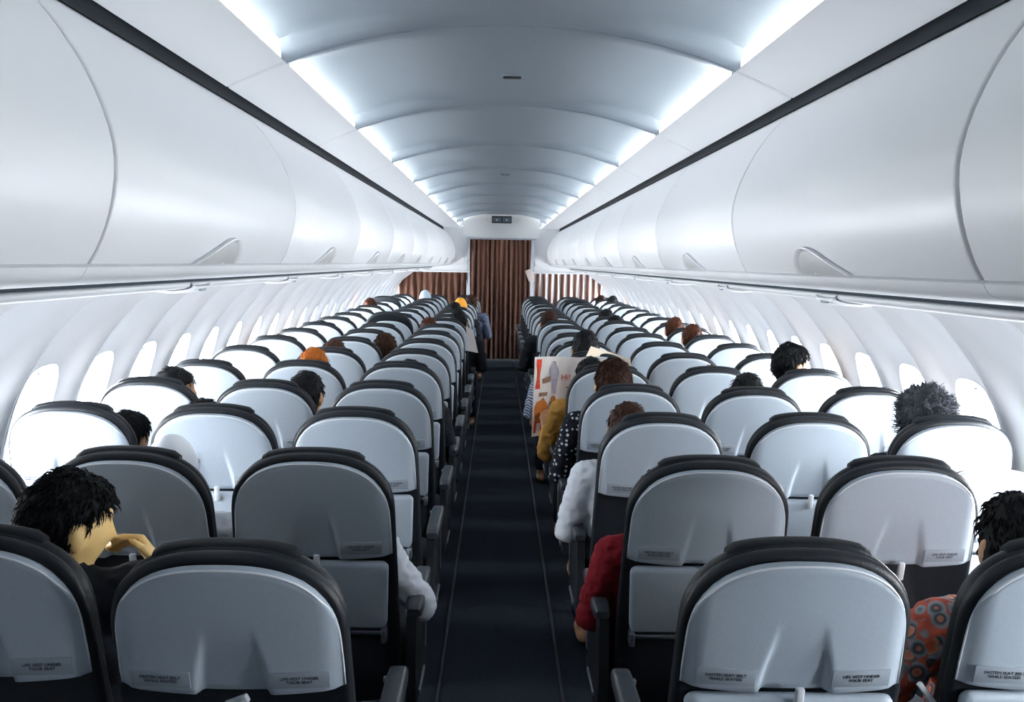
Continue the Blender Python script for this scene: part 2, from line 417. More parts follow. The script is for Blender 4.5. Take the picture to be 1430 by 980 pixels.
for s in (-1, 1):
    y0 = 1.84 if s < 0 else 1.66
    dm = door_mesh(s)
    body = mesh('bin_body', *prism([(x + .028, z) for x, z in DOOR] + [(1.40, sec(.515)), (1.40, sec(.014)), (1.06, sec(.014)), (1.06, sec(-.03)), (.84, sec(-.03))], 0, PITCH, s), 'groove', False)
    low = mesh('bin_lower', *loft([[(s * x, y, z) for x, z in LOW + [(1.085, sec(-.01)), (.82, sec(-.01))]] for y in (.001, PITCH - .001)]), 'bin_low', True, 50)
    c1, c2 = cup_mesh(s, True), cup_mesh(s, False)
    rail = mesh('rail_tube', *loft([[(s * x, y, z) for x, z in RAIL + [(1.28, sec(-.06)), (1.17, sec(-.06))]] for y in (.006, PITCH - .006)]), 'bin_low', True, 50)
    chan = mesh('rail_channel', *prism([(1.092, sec(-.050)), (1.092, sec(.008)), (1.42, sec(.008)), (1.42, sec(-.05)), (1.32, sec(-.07)), (1.16, sec(-.088)), (1.125, sec(-.086))], 0, PITCH, s), 'gapgrey', False)
    # reading-light bezel clipped round the tube
    bez = []
    for y, k in ((0, .3), (.004, .75), (.02, 1), (.13, 1), (.18, .8), (.21, .2)):
        bez.append([(s * (x + (x - 1.21) * .22 * k), y, z - .012 * k - .001) for x, z in RAIL] + [(s * 1.28, y, sec(-.07)), (s * 1.165, y, sec(-.07))])
    bez = mesh('light_bezel', *loft(bez), 'bin', True, 60)
    ln = mesh('light_lens', *rbox(.010, .040, .003, .008, c=(0, 0, 0)), 'lens')
    jn = mesh('rail_joint', *loft([[(s * (1.21 + (x - 1.21) * 1.03), y, z - .003) for x, z in RAIL] for y in (-.016, .0)], False), 'seam')
    n_tot = 0
    ks = [k for k in range(-2, 9)]
    for k in ks:
        y = y0 + PITCH * k
        n = ks[-1] - k + 1
        b = tag(link('overhead_bin', None, None, (0, y, 0)), 'white curved overhead bin on the %s side, %s back from the brown curtain' % (SIDE[s], ORD[n]),
                'overhead bin', 'overhead bins')
        link('body', body, b); link('lower_body', low, b)
        d = link('door', dm, b)
        f = link('latch', c2, b, (0, PITCH / 2 - .2, 0)); link('latch_rim', c1, f)
        r = tag(link('light_rail', None, None, (0, y + .07, 0)), 'white rail with reading light under the %s bins, %s back from the brown curtain' % (SIDE[s], ORD[n]),
                'light rail', 'rails under the overhead bins')
        link('channel', chan, r); link('tube', rail, r)
        z = link('reading_light', bez, r); link('lens', ln, z, (s * 1.125, .075, sec(-.113)), (0, s * R(-62), 0)); link('joint', jn, r)
    # dark gap between the bin tops and the ceiling
    g = mesh('gap', *prism([(.935, sec(.519)), (.955, sec(.575)), (1.05, sec(.60)), (1.40, sec(.58)), (1.40, sec(.53)), (1.0, sec(.522))], Y0, Y1 + 2.4, s), 'groove', False)
    tag(link('trim_%d' % (3 if s < 0 else 4), g), 'black shadow gap trim above the %s overhead bins' % SIDE[s], 'trim', kind='structure')

# aft bulkhead behind the camera and the forward end wall beyond the curtain
for nm, y, lab in (('wall_back', Y0 - .04, 'plain grey aft bulkhead closing the cabin'), ('wall_front', Y1 + 2.44, 'plain grey forward wall beyond the curtain')):
    tag(link(nm, mesh(nm, *rbox(1.95, .04, 1.35, .01, c=(0, y, 1.2)), 'dado', False)), lab, 'wall', kind='structure')

# ceiling fittings
def slot_fitting(y, lab):
    e = tag(link('ceiling_speaker_slot', None, None, (.012, y, cz(0) + .004)), lab, 'ceiling fitting', 'ceiling slots')
    link('frame', mesh('slot_frame', *rbox(.044, .032, .006, .012), 'ceil'), e)
    link('grille', mesh('slot_grille', *rbox(.039, .026, .004, .010, c=(0, 0, -.005)), 'black'), e)
slot_fitting(4.12, 'small dark slot in the ceiling panel farthest from the curtain')
slot_fitting(8.6, 'small dark slot in the ceiling halfway to the curtain')
sg = tag(link('overhead_sign', None, None, (0, 14.95, sec(.655))), 'black twin information sign in white bezel hanging before the curtain', 'sign')
link('bezel', mesh('sign_bezel', *loft([[(.26 * k * math.cos(a), y, .055 * k * math.sin(a)) for a in [i * math.pi / 16 for i in range(32)]] for y, k in ((.05, .9), (-.02, 1), (-.035, .93))]), 'frame'), sg)
bx = link('display', mesh('sign_box', *rbox(.152, .012, .055, .006, c=(0, -.045, 0)), 'black'), sg)
for s in (-1, 1):
    link('panel_window', mesh('sign_window', *rbox(.062, .003, .034, .008, c=(s * .074, -.0585, 0)), 'seam'), bx)
    link('icon', mesh('sign_icon', *rbox(.012, .002, .010, .004, c=(s * .074, -.062, -.006)), 'latch'), bx)

# ------------------------------------------------------------------ curtains and the divider that carries them
def curtain_mesh(x0, x1, z0, z1, pleats, amp, m, top_shape=None, seed=0, nz=14):
    rr = random.Random(seed); V = []; n = pleats * 8
    ph = [rr.uniform(-.6, .6) for _ in range(pleats + 1)]
    for j in range(nz + 1):
        f = j / nz
        for i in range(n + 1):
            t = i / n; k = t * pleats; a = 2 * math.pi * k + ph[min(int(k), pleats)] * .4
            x = x0 + (x1 - x0) * t + .008 * math.sin(3 * k + 5 * f)
            zt = z1 if top_shape is None else top_shape(x)
            am = amp * (.55 + .45 * (1 - f)) * (1 + .4 * math.sin(k * 1.7))
            V.append((x, am * math.sin(a) + .015 * math.sin(4 * f + k), z0 + (zt - z0) * f))
    F = [(j * (n + 1) + i, j * (n + 1) + i + 1, (j + 1) * (n + 1) + i + 1, (j + 1) * (n + 1) + i) for j in range(nz) for i in range(n)]
    return mesh('curtain', V, F, m, True, 0)
ac = tag(link('aisle_curtain', None, None, (0, Y1, 0)), 'tall brown pleated curtain closing off the aisle', 'curtain')
link('cloth', curtain_mesh(-.50, .49, .03, sec(.37), 13, .055, 'curtain', seed=2), ac)
link('rail', mesh('curtain_rail', *rbox(.56, .012, .010, .006, c=(0, 0, sec(.382))), 'metal'), ac)
for i in range(9):
    link('hook', mesh('curtain_hook', *rbox(.006, .006, .014, .003, c=(-.46 + .115 * i, 0, sec(.368))), 'black') if i == 0 else bpy.data.meshes['curtain_hook'], ac, (0 if i == 0 else .115 * i, 0, 0))
tie = tag(link('curtain_tie', mesh('curtain_tie', *rbox(.05, .02, .10, .02), 'curtain_light'), None, (.47, Y1 - .06, sec(-.20)), (0, R(-22), 0)),
          'pale tie-back gathered on the starboard edge of the aisle curtain', 'curtain tie')
for s, m, nm in ((-1, 'curtain', 'brown pleated curtain over the port seats beside the aisle curtain'), (1, 'curtain_fold_light', 'brown pleated curtain with painted fold highlights over the starboard seats beside the aisle curtain')):
    c = tag(link('side_curtain', None, None, (0, Y1 + .06, 0)), nm, 'curtain')
    def shape(x): return sec(-.17) - max(0, abs(x) - 1.42) * .75
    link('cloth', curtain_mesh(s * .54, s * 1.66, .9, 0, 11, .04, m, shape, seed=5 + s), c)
    link('rail', mesh('side_rail', *rbox(.46, .012, .012, .006, c=(s * .97, 0, sec(-.155))), 'frame'), c)
    d = tag(link('cabin_divider', None, None, (0, Y1 + .10, 0)), 'white class divider partition below the bins on the %s side' % SIDE[s], 'partition')
    link('header', mesh('divider_header', *rbox(.50, .03, .06, .02, c=(s * 1.05, 0, sec(-.10))), 'frame'), d)
    link('lower_panel', mesh('divider_lower', *rbox(.51, .02, .48, .02, c=(s * 1.06, .0, .48)), 'dado'), d)
    link('post', mesh('divider_post', *rbox(.016, .03, .55, .01, c=(s * .545, 0, sec(-.40))), 'frame'), d)
    ep = [(x, sec(z)) for x, z in ((.53, -.05), (.56, .10), (.53, .25), (.52, .40), (.60, .56), (.95, .56), (.95, -.05))]
    link('end_panel', mesh('divider_end', *prism(ep, -.03, .0, s), 'bin', False), d)
hd = tag(link('curtain_header', mesh('curtain_header', *loft([[(x, y, z) for x, z in [(-.62, sec(.40))] + [(.62 * i / 8, cz(.62 * i / 8) + .02) for i in range(-8, 9)] + [(.62, sec(.40))]] for y in (Y1 + .05, Y1 + .09)]), 'frame', False)),
         'pale ceiling header panel above the aisle curtain', 'panel')

# ------------------------------------------------------------------ seats
RECL = R(14); PIV = .45
W_SH = .208
def arch_top(t, v_side, v_top, n=2.5): return v_side + (v_top - v_side) * (1 - min(1, abs(t)) ** n) ** (1 / n)
def arch_loop(W, v0, v_side, v_top, N=40, flare=0.0):
    L = [(-W * .97, v0), (W * .97, v0)]
    for k in range(5): L.append((W, v0 + .02 + (v_side - v0 - .02) * k / 5))
    for i in range(N + 1):
        t = math.cos(math.pi * i / N); sg = 1 if t >= 0 else -1
        a = math.pi * i / N
        u = sg * abs(math.cos(a)) ** (2 / 2.5) * W; v = v_side + (v_top - v_side) * abs(math.sin(a)) ** (2 / 2.5)
        L.append((u, v))
    for k in range(5): L.append((-W, v_side + (v0 + .02 - v_side) * (k + .0) / 5)) if k else None
    return [((u * (1 - .05 * sstep(v0, v_top, v))), v) for u, v in L]
def back_cushion_mesh():
    prof = [(-.030, .004), (.003, -.003), (.012, -.002), (.018, .005), (.020, .013), (.017, .021), (.012, .024), (.012, .027), (.016, .031), (.016, .042), (.011, .054), (.000, .062), (-.03, .066), (-.10, .068)]
    loops = []
    for off, y in prof:
        k = W_SH + off
        loops.append([(u, y, v) for u, v in arch_loop(k, -.04 - min(off, 0) * .3, .475 + off * .2, .639 + off)])
    return mesh('back_cushion', *loft(loops), 'leather', True, 50)
V_SPLIT, V_SIDE, V_TOP = .365, .475, .643
def shell_y(u, v):
    t = abs(u) / W_SH
    y = -.016 - .010 * (1 - t ** 2) + .012 * sstep(.86, 1.0, t)
    g = 1 - sstep(V_SPLIT, V_SPLIT + .17, v)
    cw = .040 + .022 * g
    rec = .017 * g * (1 - sstep(cw - .005, cw + .010, abs(u - .004)))
    return y + rec
def shell_mesh():
    ts = [-1, -.995, -.98, -.95, -.9, -.82, -.72, -.62, -.52, -.44, -.385, -.35, -.32, -.295, -.27, -.25, -.23, -.21, -.185, -.15, -.08, 0]
    ts = ts + [-t for t in reversed(ts[:-1])]
    nv = 18; V = []; rows = []
    for j in range(nv + 1):
        f = j / nv
        for t in ts:
            vb = V_SPLIT + .010 * t * t
            vt = arch_top(t, V_SIDE, V_TOP)
            v = vb + (vt - vb) * f
            u = t * W_SH * (1 - .05 * sstep(V_SPLIT, V_TOP, v))
            V.append((u, shell_y(u, v), v))
    n = len(ts)
    F = [(j * n + i, j * n + i + 1, (j + 1) * n + i + 1, (j + 1) * n + i) for j in range(nv) for i in range(n - 1)]
    ring = [i for i in range(n)] + [j * n + n - 1 for j in range(1, nv + 1)] + [nv * n + i for i in range(n - 2, -1, -1)] + [j * n for j in range(nv - 1, 0, -1)]
    prev = ring; c = (0, .5)
    for dy, sc in ((.003, 1.012), (.008, 1.016), (.018, 1.012)):
        base = len(V)
        for q in ring:
            x, y, z = V[q]; V.append((x * sc, y + dy, c[1] + (z - c[1]) * sc))
        m = len(ring)
        for k in range(m): F.append((prev[k], prev[(k + 1) % m], base + (k + 1) % m, base + k))
        prev = list(range(base, base + m))
    return mesh('back_shell', V, F, 'shell', True, 70)
def edge_mesh():                          # pale rim added to paint the edge highlight round the shell
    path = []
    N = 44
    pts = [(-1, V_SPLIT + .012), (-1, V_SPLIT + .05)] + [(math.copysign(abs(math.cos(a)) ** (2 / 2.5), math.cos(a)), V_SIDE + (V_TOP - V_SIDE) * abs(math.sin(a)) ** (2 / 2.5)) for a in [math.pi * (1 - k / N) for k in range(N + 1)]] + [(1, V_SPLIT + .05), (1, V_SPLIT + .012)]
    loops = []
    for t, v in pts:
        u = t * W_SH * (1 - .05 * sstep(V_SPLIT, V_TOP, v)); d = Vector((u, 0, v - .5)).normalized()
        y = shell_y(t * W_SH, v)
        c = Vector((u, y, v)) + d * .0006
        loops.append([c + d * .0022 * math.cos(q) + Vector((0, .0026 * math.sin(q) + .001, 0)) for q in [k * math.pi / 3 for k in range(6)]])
    return mesh('shell_edge_highlight_rim', *loft(loops), 'edge', True, 0)
def headrest_mesh():
    loops = []; K = 18
    for i in range(K + 1):
        u = -.135 + .27 * i / K; t = u / (W_SH + .03)
        top = arch_top(t, .475, .655) + .004
        e = 1 if 0 < i < K else .9
        cy, cv = .047, top - .06
        sec_ = rrect(.016 * e, .060 * e, .010, 3)
        loops.append([(u, cy + a, cv + b) for a, b in sec_])
    return mesh('headrest', *loft(loops), 'leather2', True, 45)
def tray_mesh():
    loops = []
    for y, ins in ((-.004, .004), (-.010, 0), (-.022, 0), (-.028, .004), (-.030, .012)):
        L = []
        for u, v in rrect(.200 - ins, .1025 - ins, .022, 5):
            vv = .2565 + v - (.010 * (1 - (u / .2) ** 2) if v > 0 else 0)
            L.append((u * (1 - .03 * (v < 0)), y, vv))
        loops.append(L)
    return mesh('tray_table', *loft(loops), 'tray', True, 50)
def pocket_mesh():
    loops = []
    for z, d, hw in ((-.10, .012, .17), (-.08, .026, .185), (0, .040, .19), (.08, .036, .192), (.118, .022, .192), (.125, .012, .19)):
        loops.append([(x * hw, .004 - (d * (1 - abs(x) ** 4)), z) for x in [-1 + .125 * i for i in range(17)]] + [(hw, .01, z), (-hw, .01, z)])
    return mesh('literature_pocket', *loft(loops), 'fabric', True, 50)
def hinge_mesh():
    return mesh('tray_hinge', *join(rbox(.19, .008, .006, .004, c=(0, -.022, .142)), rbox(.008, .018, .02, .004, c=(.185, -.02, .135)), rbox(.008, .018, .02, .004, c=(-.185, -.02, .135))), 'metal')
def placard_mesh():
    return mesh('placard', *rbox(.056, .0012, .0185, .003), 'placard', True, 30)
def text_mesh(lines, size, name, m, align='CENTER'):
    cu = bpy.data.curves.new(name, 'FONT'); cu.body = '\n'.join(lines); cu.size = size; cu.align_x = align; cu.align_y = 'CENTER'; cu.space_line = .95; cu.resolution_u = 2; cu.extrude = .0003
    o = bpy.data.objects.new(name, cu); COL.objects.link(o)
    dg = bpy.context.evaluated_depsgraph_get(); me = bpy.data.meshes.new_from_object(o.evaluated_get(dg)); me.name = name
    bpy.data.objects.remove(o); bpy.data.curves.remove(cu)
    me.materials.clear(); me.materials.append(M[m])
    return me
T1 = text_mesh(['FASTEN SEAT BELT', 'WHILE SEATED'], .0092, 'placard_text', 'ink')
T2 = text_mesh(['LIFE VEST UNDER', 'YOUR SEAT'], .0092, 'placard_text', 'ink')
def seat_pan_mesh(): return mesh('seat_cushion', *rbox(.225, .235, .055, .05, 4, (0, .30, .415)), 'fabric', True, 50)
def armrest_mesh():
    loops = []
    for y, hz, hx in ((-.02, .010, .018), (0, .018, .023), (.06, .020, .025), (.30, .020, .025), (.345, .018, .023), (.36, .008, .016)):
        loops.append([(a, y, .625 + b) for a, b in rrect(hx, hz, min(hx, hz) * .6, 3)])
    return mesh('armrest', *loft(loops), 'arm', True, 50)
def arm_support_mesh(): return mesh('armrest_support', *prism([(0, 0)], 0, 0), 'black') if 0 else mesh('armrest_support', *loft([[(x, y, z) for y, z in ((.0, .605), (.30, .605), (.33, .55), (.30, .40), (.36, .33), (.0, .33), (-.02, .45))] for x in (-.014, .014)]), 'black', True, 30)
def side_trim_mesh(): return mesh('side_trim', *join(rbox(.003, .012, .10, .002, c=(0, .30, .50)), rbox(.003, .09, .008, .002, c=(0, .18, .345))), 'metal')
def leg_mesh(): return mesh('leg', *join(rbox(.02, .014, .18, .008, c=(0, 0, .18)), rbox(.028, .05, .008, .006, c=(0, 0, .008))), 'metal')
SM = dict(cushion=back_cushion_mesh(), shell=shell_mesh(), headrest=headrest_mesh(), tray=tray_mesh(), pocket=pocket_mesh(), hinge=hinge_mesh(), placard=placard_mesh(),
          pan=seat_pan_mesh(), arm=armrest_mesh(), sup=arm_support_mesh(), trim=side_trim_mesh(), leg=leg_mesh(),
          edge=edge_mesh(),
          latch=mesh('tray_latch', *rbox(.0085, .006, .026, .004), 'latch'),
          bumper=mesh('recline_button', *rbox(.006, .008, .006, .003), 'metal'))
COLX = {'A': -1.485, 'B': -1.0, 'C': -.515, 'D': .537, 'E': 1.052, 'F': 1.55}
KIND = dict(A='window', B='middle', C='aisle', D='aisle', E='middle', F='window')
NROWS = 18
def row_y(i): return 1.72 + .76 * (i - 1) + .157
TRAY_DOWN = {(1, 'B'), (1, 'C'), (2, 'B'), (2, 'E'), (3, 'D'), (4, 'D')}
SHIFT = {(1, 'E'): .02}
TALL = {(10, 'B'): .055, (15, 'A'): .05, (16, 'E'): .03}
def seat(i, c):
    s = -1 if c in 'ABC' else 1
    extra = ''
    if (i, c) in TRAY_DOWN: extra = ' tray lowered'
    lab = '%s %s seat, %s row back from the brown curtain' % (SIDE[s], KIND[c], ORD[NROWS - i + 1])
    lab = 'grey-shelled ' + lab + (', tray lowered' if extra else '')
    root = tag(link('passenger_seat', None, None, (COLX[c] + SHIFT.get((i, c), 0), row_y(i), 0)), lab, 'seat', 'passenger seats in rows of three')
    a = RECL + R(rnd.uniform(-1.2, 1.6))
    if (i, c) == (2, 'F'): a = R(-38)
    if (i, c) == (1, 'B'): a = RECL
    if (i, c) == (1, 'C'): a = RECL + R(4)
    if (i, c) == (1, 'D'): a = RECL + R(1)
    rot = (a, 0, 0); piv = (0, 0, PIV)
    near = i <= 9
    bc = link('backrest', SM['cushion'], root, piv, rot)
    bs = link('back_shell', SM['shell'], root, piv, rot)
    link('edge_highlight', SM['edge'], bs)
    dz = TALL.get((i, c), 0)
    ca, sa = math.cos(a), math.sin(a)
    def at(u, y, v): return (u, y * ca - v * sa, PIV + y * sa + v * ca)
    if dz: bc.location = at(0, .004, dz)
    link('headrest', SM['headrest'], root, at(0, 0, dz), rot)
    turn = (i, c) in TRAY_DOWN
    if turn:
        tr = link('tray_table', SM['tray'], root, (0, -.14, .45), (R(90), 0, 0))
    else:
        tr = link('tray_table', SM['tray'], root, piv, rot)
    lt = link('latch', SM['latch'], root, at(.012, -.034, V_SPLIT - .006), (a, R(62) if turn and c == 'C' else 0, 0))
    if i <= 13: link('tray_hinge', SM['hinge'], root, piv, rot); link('literature_pocket', SM['pocket'], root, piv, rot)
    if i <= 12:
        for u, tm in ((-.128, T1), (.128, T2)):
            v = V_SPLIT + .036
            p = link('placard', SM['placard'], root, at(u, shell_y(u, v) - .0008, v))
            p.rotation_mode = 'ZYX'; p.rotation_euler = (a, 0, .059 if u > 0 else -.059)
            if i <= 9: link('text', tm, p, (0, -.0016, 0), (R(90), 0, 0))
    link('seat_cushion', SM['pan'], root)
    out = s
    for sx in ((-1, 1) if c in 'CD' else (s,)):
        ar = link('armrest', SM['arm'], root, (sx * .2475 if not (c in 'CD' and sx == -s) else sx * .262, 0, 0))
        if c in 'CD' and sx == -s:
            link('armrest_support', SM['sup'], root, (sx * .255, 0, 0)); link('side_trim', SM['trim'], root, (sx * .272, 0, 0))
            link('recline_button', SM['bumper'], ar, (-sx * .026, .31, .625))
    if i <= 14:
        for yy in (.12, .46): link('leg', SM['leg'], root, (-s * .12, yy, 0))
    return root
for i in range(1, NROWS + 1):
    for c in 'ABCDEF':
        if i == 1 and c in 'AF': continue
        seat(i, c)

# ------------------------------------------------------------------ people
def capsule(p0, r0, p1, r1, seg=12):
    p0, p1 = Vector(p0), Vector(p1); ax = (p1 - p0)
    L = ax.length; ax = ax / L if L > 1e-6 else Vector((0, 0, 1))
    u = ax.orthogonal().normalized(); v = ax.cross(u); loops = []
    def ring(c, r): return [c + (u * math.cos(2 * math.pi * k / seg) + v * math.sin(2 * math.pi * k / seg)) * r for k in range(seg)]
    for a in (-80, -50, -20): loops.append(ring(p0 + ax * r0 * math.sin(R(a)), r0 * math.cos(R(a))))
    loops.append(ring(p0, r0)); loops.append(ring(p1, r1))
    for a in (20, 50, 80): loops.append(ring(p1 + ax * r1 * math.sin(R(a)), r1 * math.cos(R(a))))
    return loft(loops)
def ball(c, r, n=16, m=10):
    loops = []
    for j in range(m + 1):
        a = math.pi * (j + .15) / (m + .3) - math.pi / 2
        loops.append([(c[0] + r[0] * math.cos(a) * math.cos(2 * math.pi * i / n), c[1] + r[1] * math.cos(a) * math.sin(2 * math.pi * i / n), c[2] + r[2] * math.sin(a)) for i in range(n)])
    return loft(loops)
def head_dirs(n=40, m=28):
    D = []
    for j in range(m + 1):
        a = math.pi * (j + .1) / (m + .2) - math.pi / 2
        D.append([Vector((math.cos(a) * math.sin(2 * math.pi * i / n), math.cos(a) * math.cos(2 * math.pi * i / n), math.sin(a))) for i in range(n)])
    return D
def gs(d, x, z, w): return math.exp(-((d.x - x) ** 2 + (d.z - z) ** 2) / (2 * w * w)) if d.y > 0 else 0
def head_pt(d, k=1.0):
    a, b, c = .074, .094, .113
    if d.z < 0:
        a *= 1 - .22 * (-d.z) ** 1.4
        if d.y < 0: b *= 1 - .45 * (-d.z) ** .9
        else: b *= 1 - .10 * (-d.z)
    p = Vector((d.x * a, d.y * b, d.z * c)) * k
    p.y += .020 * gs(d, 0, -.22, .10) + .010 * gs(d, 0, -.06, .07) - .009 * (gs(d, .40, .02, .14) + gs(d, -.40, .02, .14)) \
        + .004 * gs(d, 0, -.50, .12) - .004 * gs(d, 0, -.60, .05) + .006 * gs(d, 0, -.85, .14) + .004 * (gs(d, .4, .22, .14) + gs(d, -.4, .22, .14))
    return p
def head_mesh(H):
    loops = [[H @ head_pt(d) for d in L] for L in head_dirs()]
    parts = [loft(loops)]
    for sx in (-1, 1):
        V, F = ball((sx * .076, -.006, -.012), (.011, .021, .033), 12, 8)
        parts.append(([H @ Vector(v) for v in V], F))
        V, F = ball((sx * .080, -.014, -.004), (.010, .010, .028), 10, 8)
        parts.append(([H @ Vector(v) for v in V], F))
    return parts
def fused(parts, voxel, name, smooth_it=4, wrinkle=0):
    V, F = join(*parts)
    me = bpy.data.meshes.new(name); me.from_pydata([tuple(v) for v in V], [], F)
    bm = bmesh.new(); bm.from_mesh(me); bmesh.ops.recalc_face_normals(bm, faces=bm.faces); bm.to_mesh(me); bm.free()
    o = bpy.data.objects.new(name, me); COL.objects.link(o)
    r = o.modifiers.new('r', 'REMESH'); r.mode = 'VOXEL'; r.voxel_size = voxel
    q = o.modifiers.new('s', 'SMOOTH'); q.factor = .5; q.iterations = smooth_it
    dg = bpy.context.evaluated_depsgraph_get(); out = bpy.data.meshes.new_from_object(o.evaluated_get(dg)); out.name = name
    bpy.data.objects.remove(o); bpy.data.meshes.remove(me)
    out.materials.clear(); out.materials.append(None); out.shade_smooth()
    if wrinkle:
        ns = [v.normal.copy() for v in out.vertices]
        for v, nn in zip(out.vertices, ns):
            c = v.co; q = Vector((c.x * 16, c.y * 16, c.z * 30))
            w_ = noise.noise(q) * .55 + noise.noise(q * 2.3 + Vector((5, 2, 1))) * .45
            v.co = c + nn * wrinkle * w_
    return out
def hand_parts(w, fwd, thumb, palm, curl=.5):
    w, fwd, thumb, palm = Vector(w), Vector(fwd).normalized(), Vector(thumb).normalized(), Vector(palm).normalized()
    P = []
    for i, ln in enumerate((.042, .047, .044, .035)):
        k = w + fwd * (.082 - .004 * abs(i - 1)) + thumb * (.030 - .020 * i)
        P.append(capsule(w + thumb * (.016 - .011 * i), .015, k, .0115, 8))
        d1 = (fwd * math.cos(curl) + palm * math.sin(curl)).normalized(); d2 = (fwd * math.cos(2 * curl) + palm * math.sin(2 * curl)).normalized()
        P.append(capsule(k, .0100, k + d1 * ln, .0090, 8)); P.append(capsule(k + d1 * ln, .0090, k + d1 * ln + d2 * ln * .75, .0078, 8))
    t0 = w + fwd * .022 + thumb * .020; t1 = t0 + (fwd * .5 + thumb * .75 + palm * .25).normalized() * .042
    P.append(capsule(t0, .0150, t1, .0110, 8)); P.append(capsule(t1, .0110, t1 + (fwd * .85 + thumb * .3 + palm * .35).normalized() * .036, .0090, 8))
    return P
HEADC = Vector((0, .11, 1.085))
POSES = {   # side: (elbow, wrist, hand forward, thumb, palm, curl)
    'lap': {-1: ((-.235, .15, .665), (-.10, .36, .63), (.5, .8, -.1), (.8, -.4, .2), (0, 0, -1), .45), 1: ((.235, .15, .665), (.10, .38, .645), (-.5, .8, -.1), (-.8, -.4, .2), (0, 0, -1), .45)},
}
POSES['elbow_right'] = {-1: POSES['lap'][-1], 1: ((.315, .13, .69), (.235, .38, .66), (-.3, .9, -.2), (-.9, -.2, .2), (0, 0, -1), .5)}
POSES['elbow_left'] = {-1: ((-.315, .13, .69), (-.235, .38, .66), (.3, .9, -.2), (.9, .2, .2), (0, 0, -1), .5), 1: POSES['lap'][1]}
POSES['read'] = {-1: ((-.235, .22, .63), (-.225, .42, .74), (.0, .25, .95), (.95, .1, 0), (0, 1, 0), .8), 1: ((.27, .22, .70), (.20, .42, .82), (.0, .25, .95), (-.95, .1, 0), (0, 1, 0), .8)}
POSES['hand_face'] = {-1: POSES['lap'][-1], 1: ((.275, .20, .79), (.165, .205, .965), (-.62, .12, .75), (.35, -.75, .4), (-.7, -.1, -.55), .85)}
POSES['hand_face_old'] = {-1: POSES['lap'][-1], 1: ((.25, .24, .83), (.165, .215, .985), (-.45, -.10, .75), (-.25, -.8, -.3), (-.85, .2, -.2), .75)}
TEMPL = {}
def template(pose, hyaw=0, htilt=0):
    key = (pose, hyaw, htilt)
    if key in TEMPL: return TEMPL[key]
    H = Matrix.Translation(HEADC) @ Matrix.Rotation(R(hyaw), 4, 'Z') @ Matrix.Rotation(R(htilt), 4, 'X')
    B = head_mesh(H); S = []; T = []
    B += [capsule((0, .105, .93), .056, (0, .105, 1.03), .050), ball((0, .14, .82), (.165, .105, .15)), ball((0, .16, .66), (.15, .115, .15)), ball((0, .19, .56), (.165, .13, .10)),
          capsule((-.135, .115, .905), .055, (.135, .115, .905), .055)]
    S += [ball((0, .14, .82), (.178, .120, .155)), ball((0, .16, .66), (.163, .130, .16)), ball((0, .185, .57), (.172, .135, .085)), capsule((-.138, .115, .903), .066, (.138, .115, .903), .066),
          capsule((0, .108, .93), .064, (0, .106, .975), .061)]
    T += [ball((0, .19, .545), (.172, .138, .09))]
    for sx in (-1, 1):
        el, wr, f, th, pl, cu = POSES[pose][sx]; up = .045 if pose == 'hand_face' else 0; sh = (sx * .168, .12, .90 + up)
        B += [capsule(sh, .050, el, .039), capsule(el, .039, wr, .026)] + hand_parts(wr, f, th, pl, cu)
        cuff = Vector(el).lerp(Vector(wr), .86)
        S += [capsule(sh, .064, el, .052), capsule(el, .053, cuff, .041)]
        if up: B.append(capsule((0, .11, .93), .05, sh, .05)); S.append(capsule((0, .11, .915), .066, sh, .064))
        hip, kn, an = (sx * .085, .21, .535), (sx * .11, .60, .515), (sx * .11, .63, .09)
        B += [capsule(hip, .082, kn, .058), capsule(kn, .056, an, .038), capsule((sx * .11, .61, .045), .036, (sx * .115, .76, .035), .030)]
        T += [capsule(hip, .095, kn, .070), capsule(kn, .069, (sx * .11, .63, .14), .056)]
    d = dict(body=fused(B, .0075, 'person_body', 3), shirt=fused(S, .010, 'shirt', 5, .014), trousers=fused(T, .014, 'trousers', 5, .010), H=H)
    TEMPL[key] = d
    return d
def hairline(y):
    P = [(-1, -.62), (-.4, -.48), (0, -.18), (.25, .10), (.45, .30), (1, .46)]
    for (a, b), (c, d) in zip(P, P[1:]):
        if y <= c: return b + (d - b) * (y - a) / (c - a)
    return .46
HAIR = {}
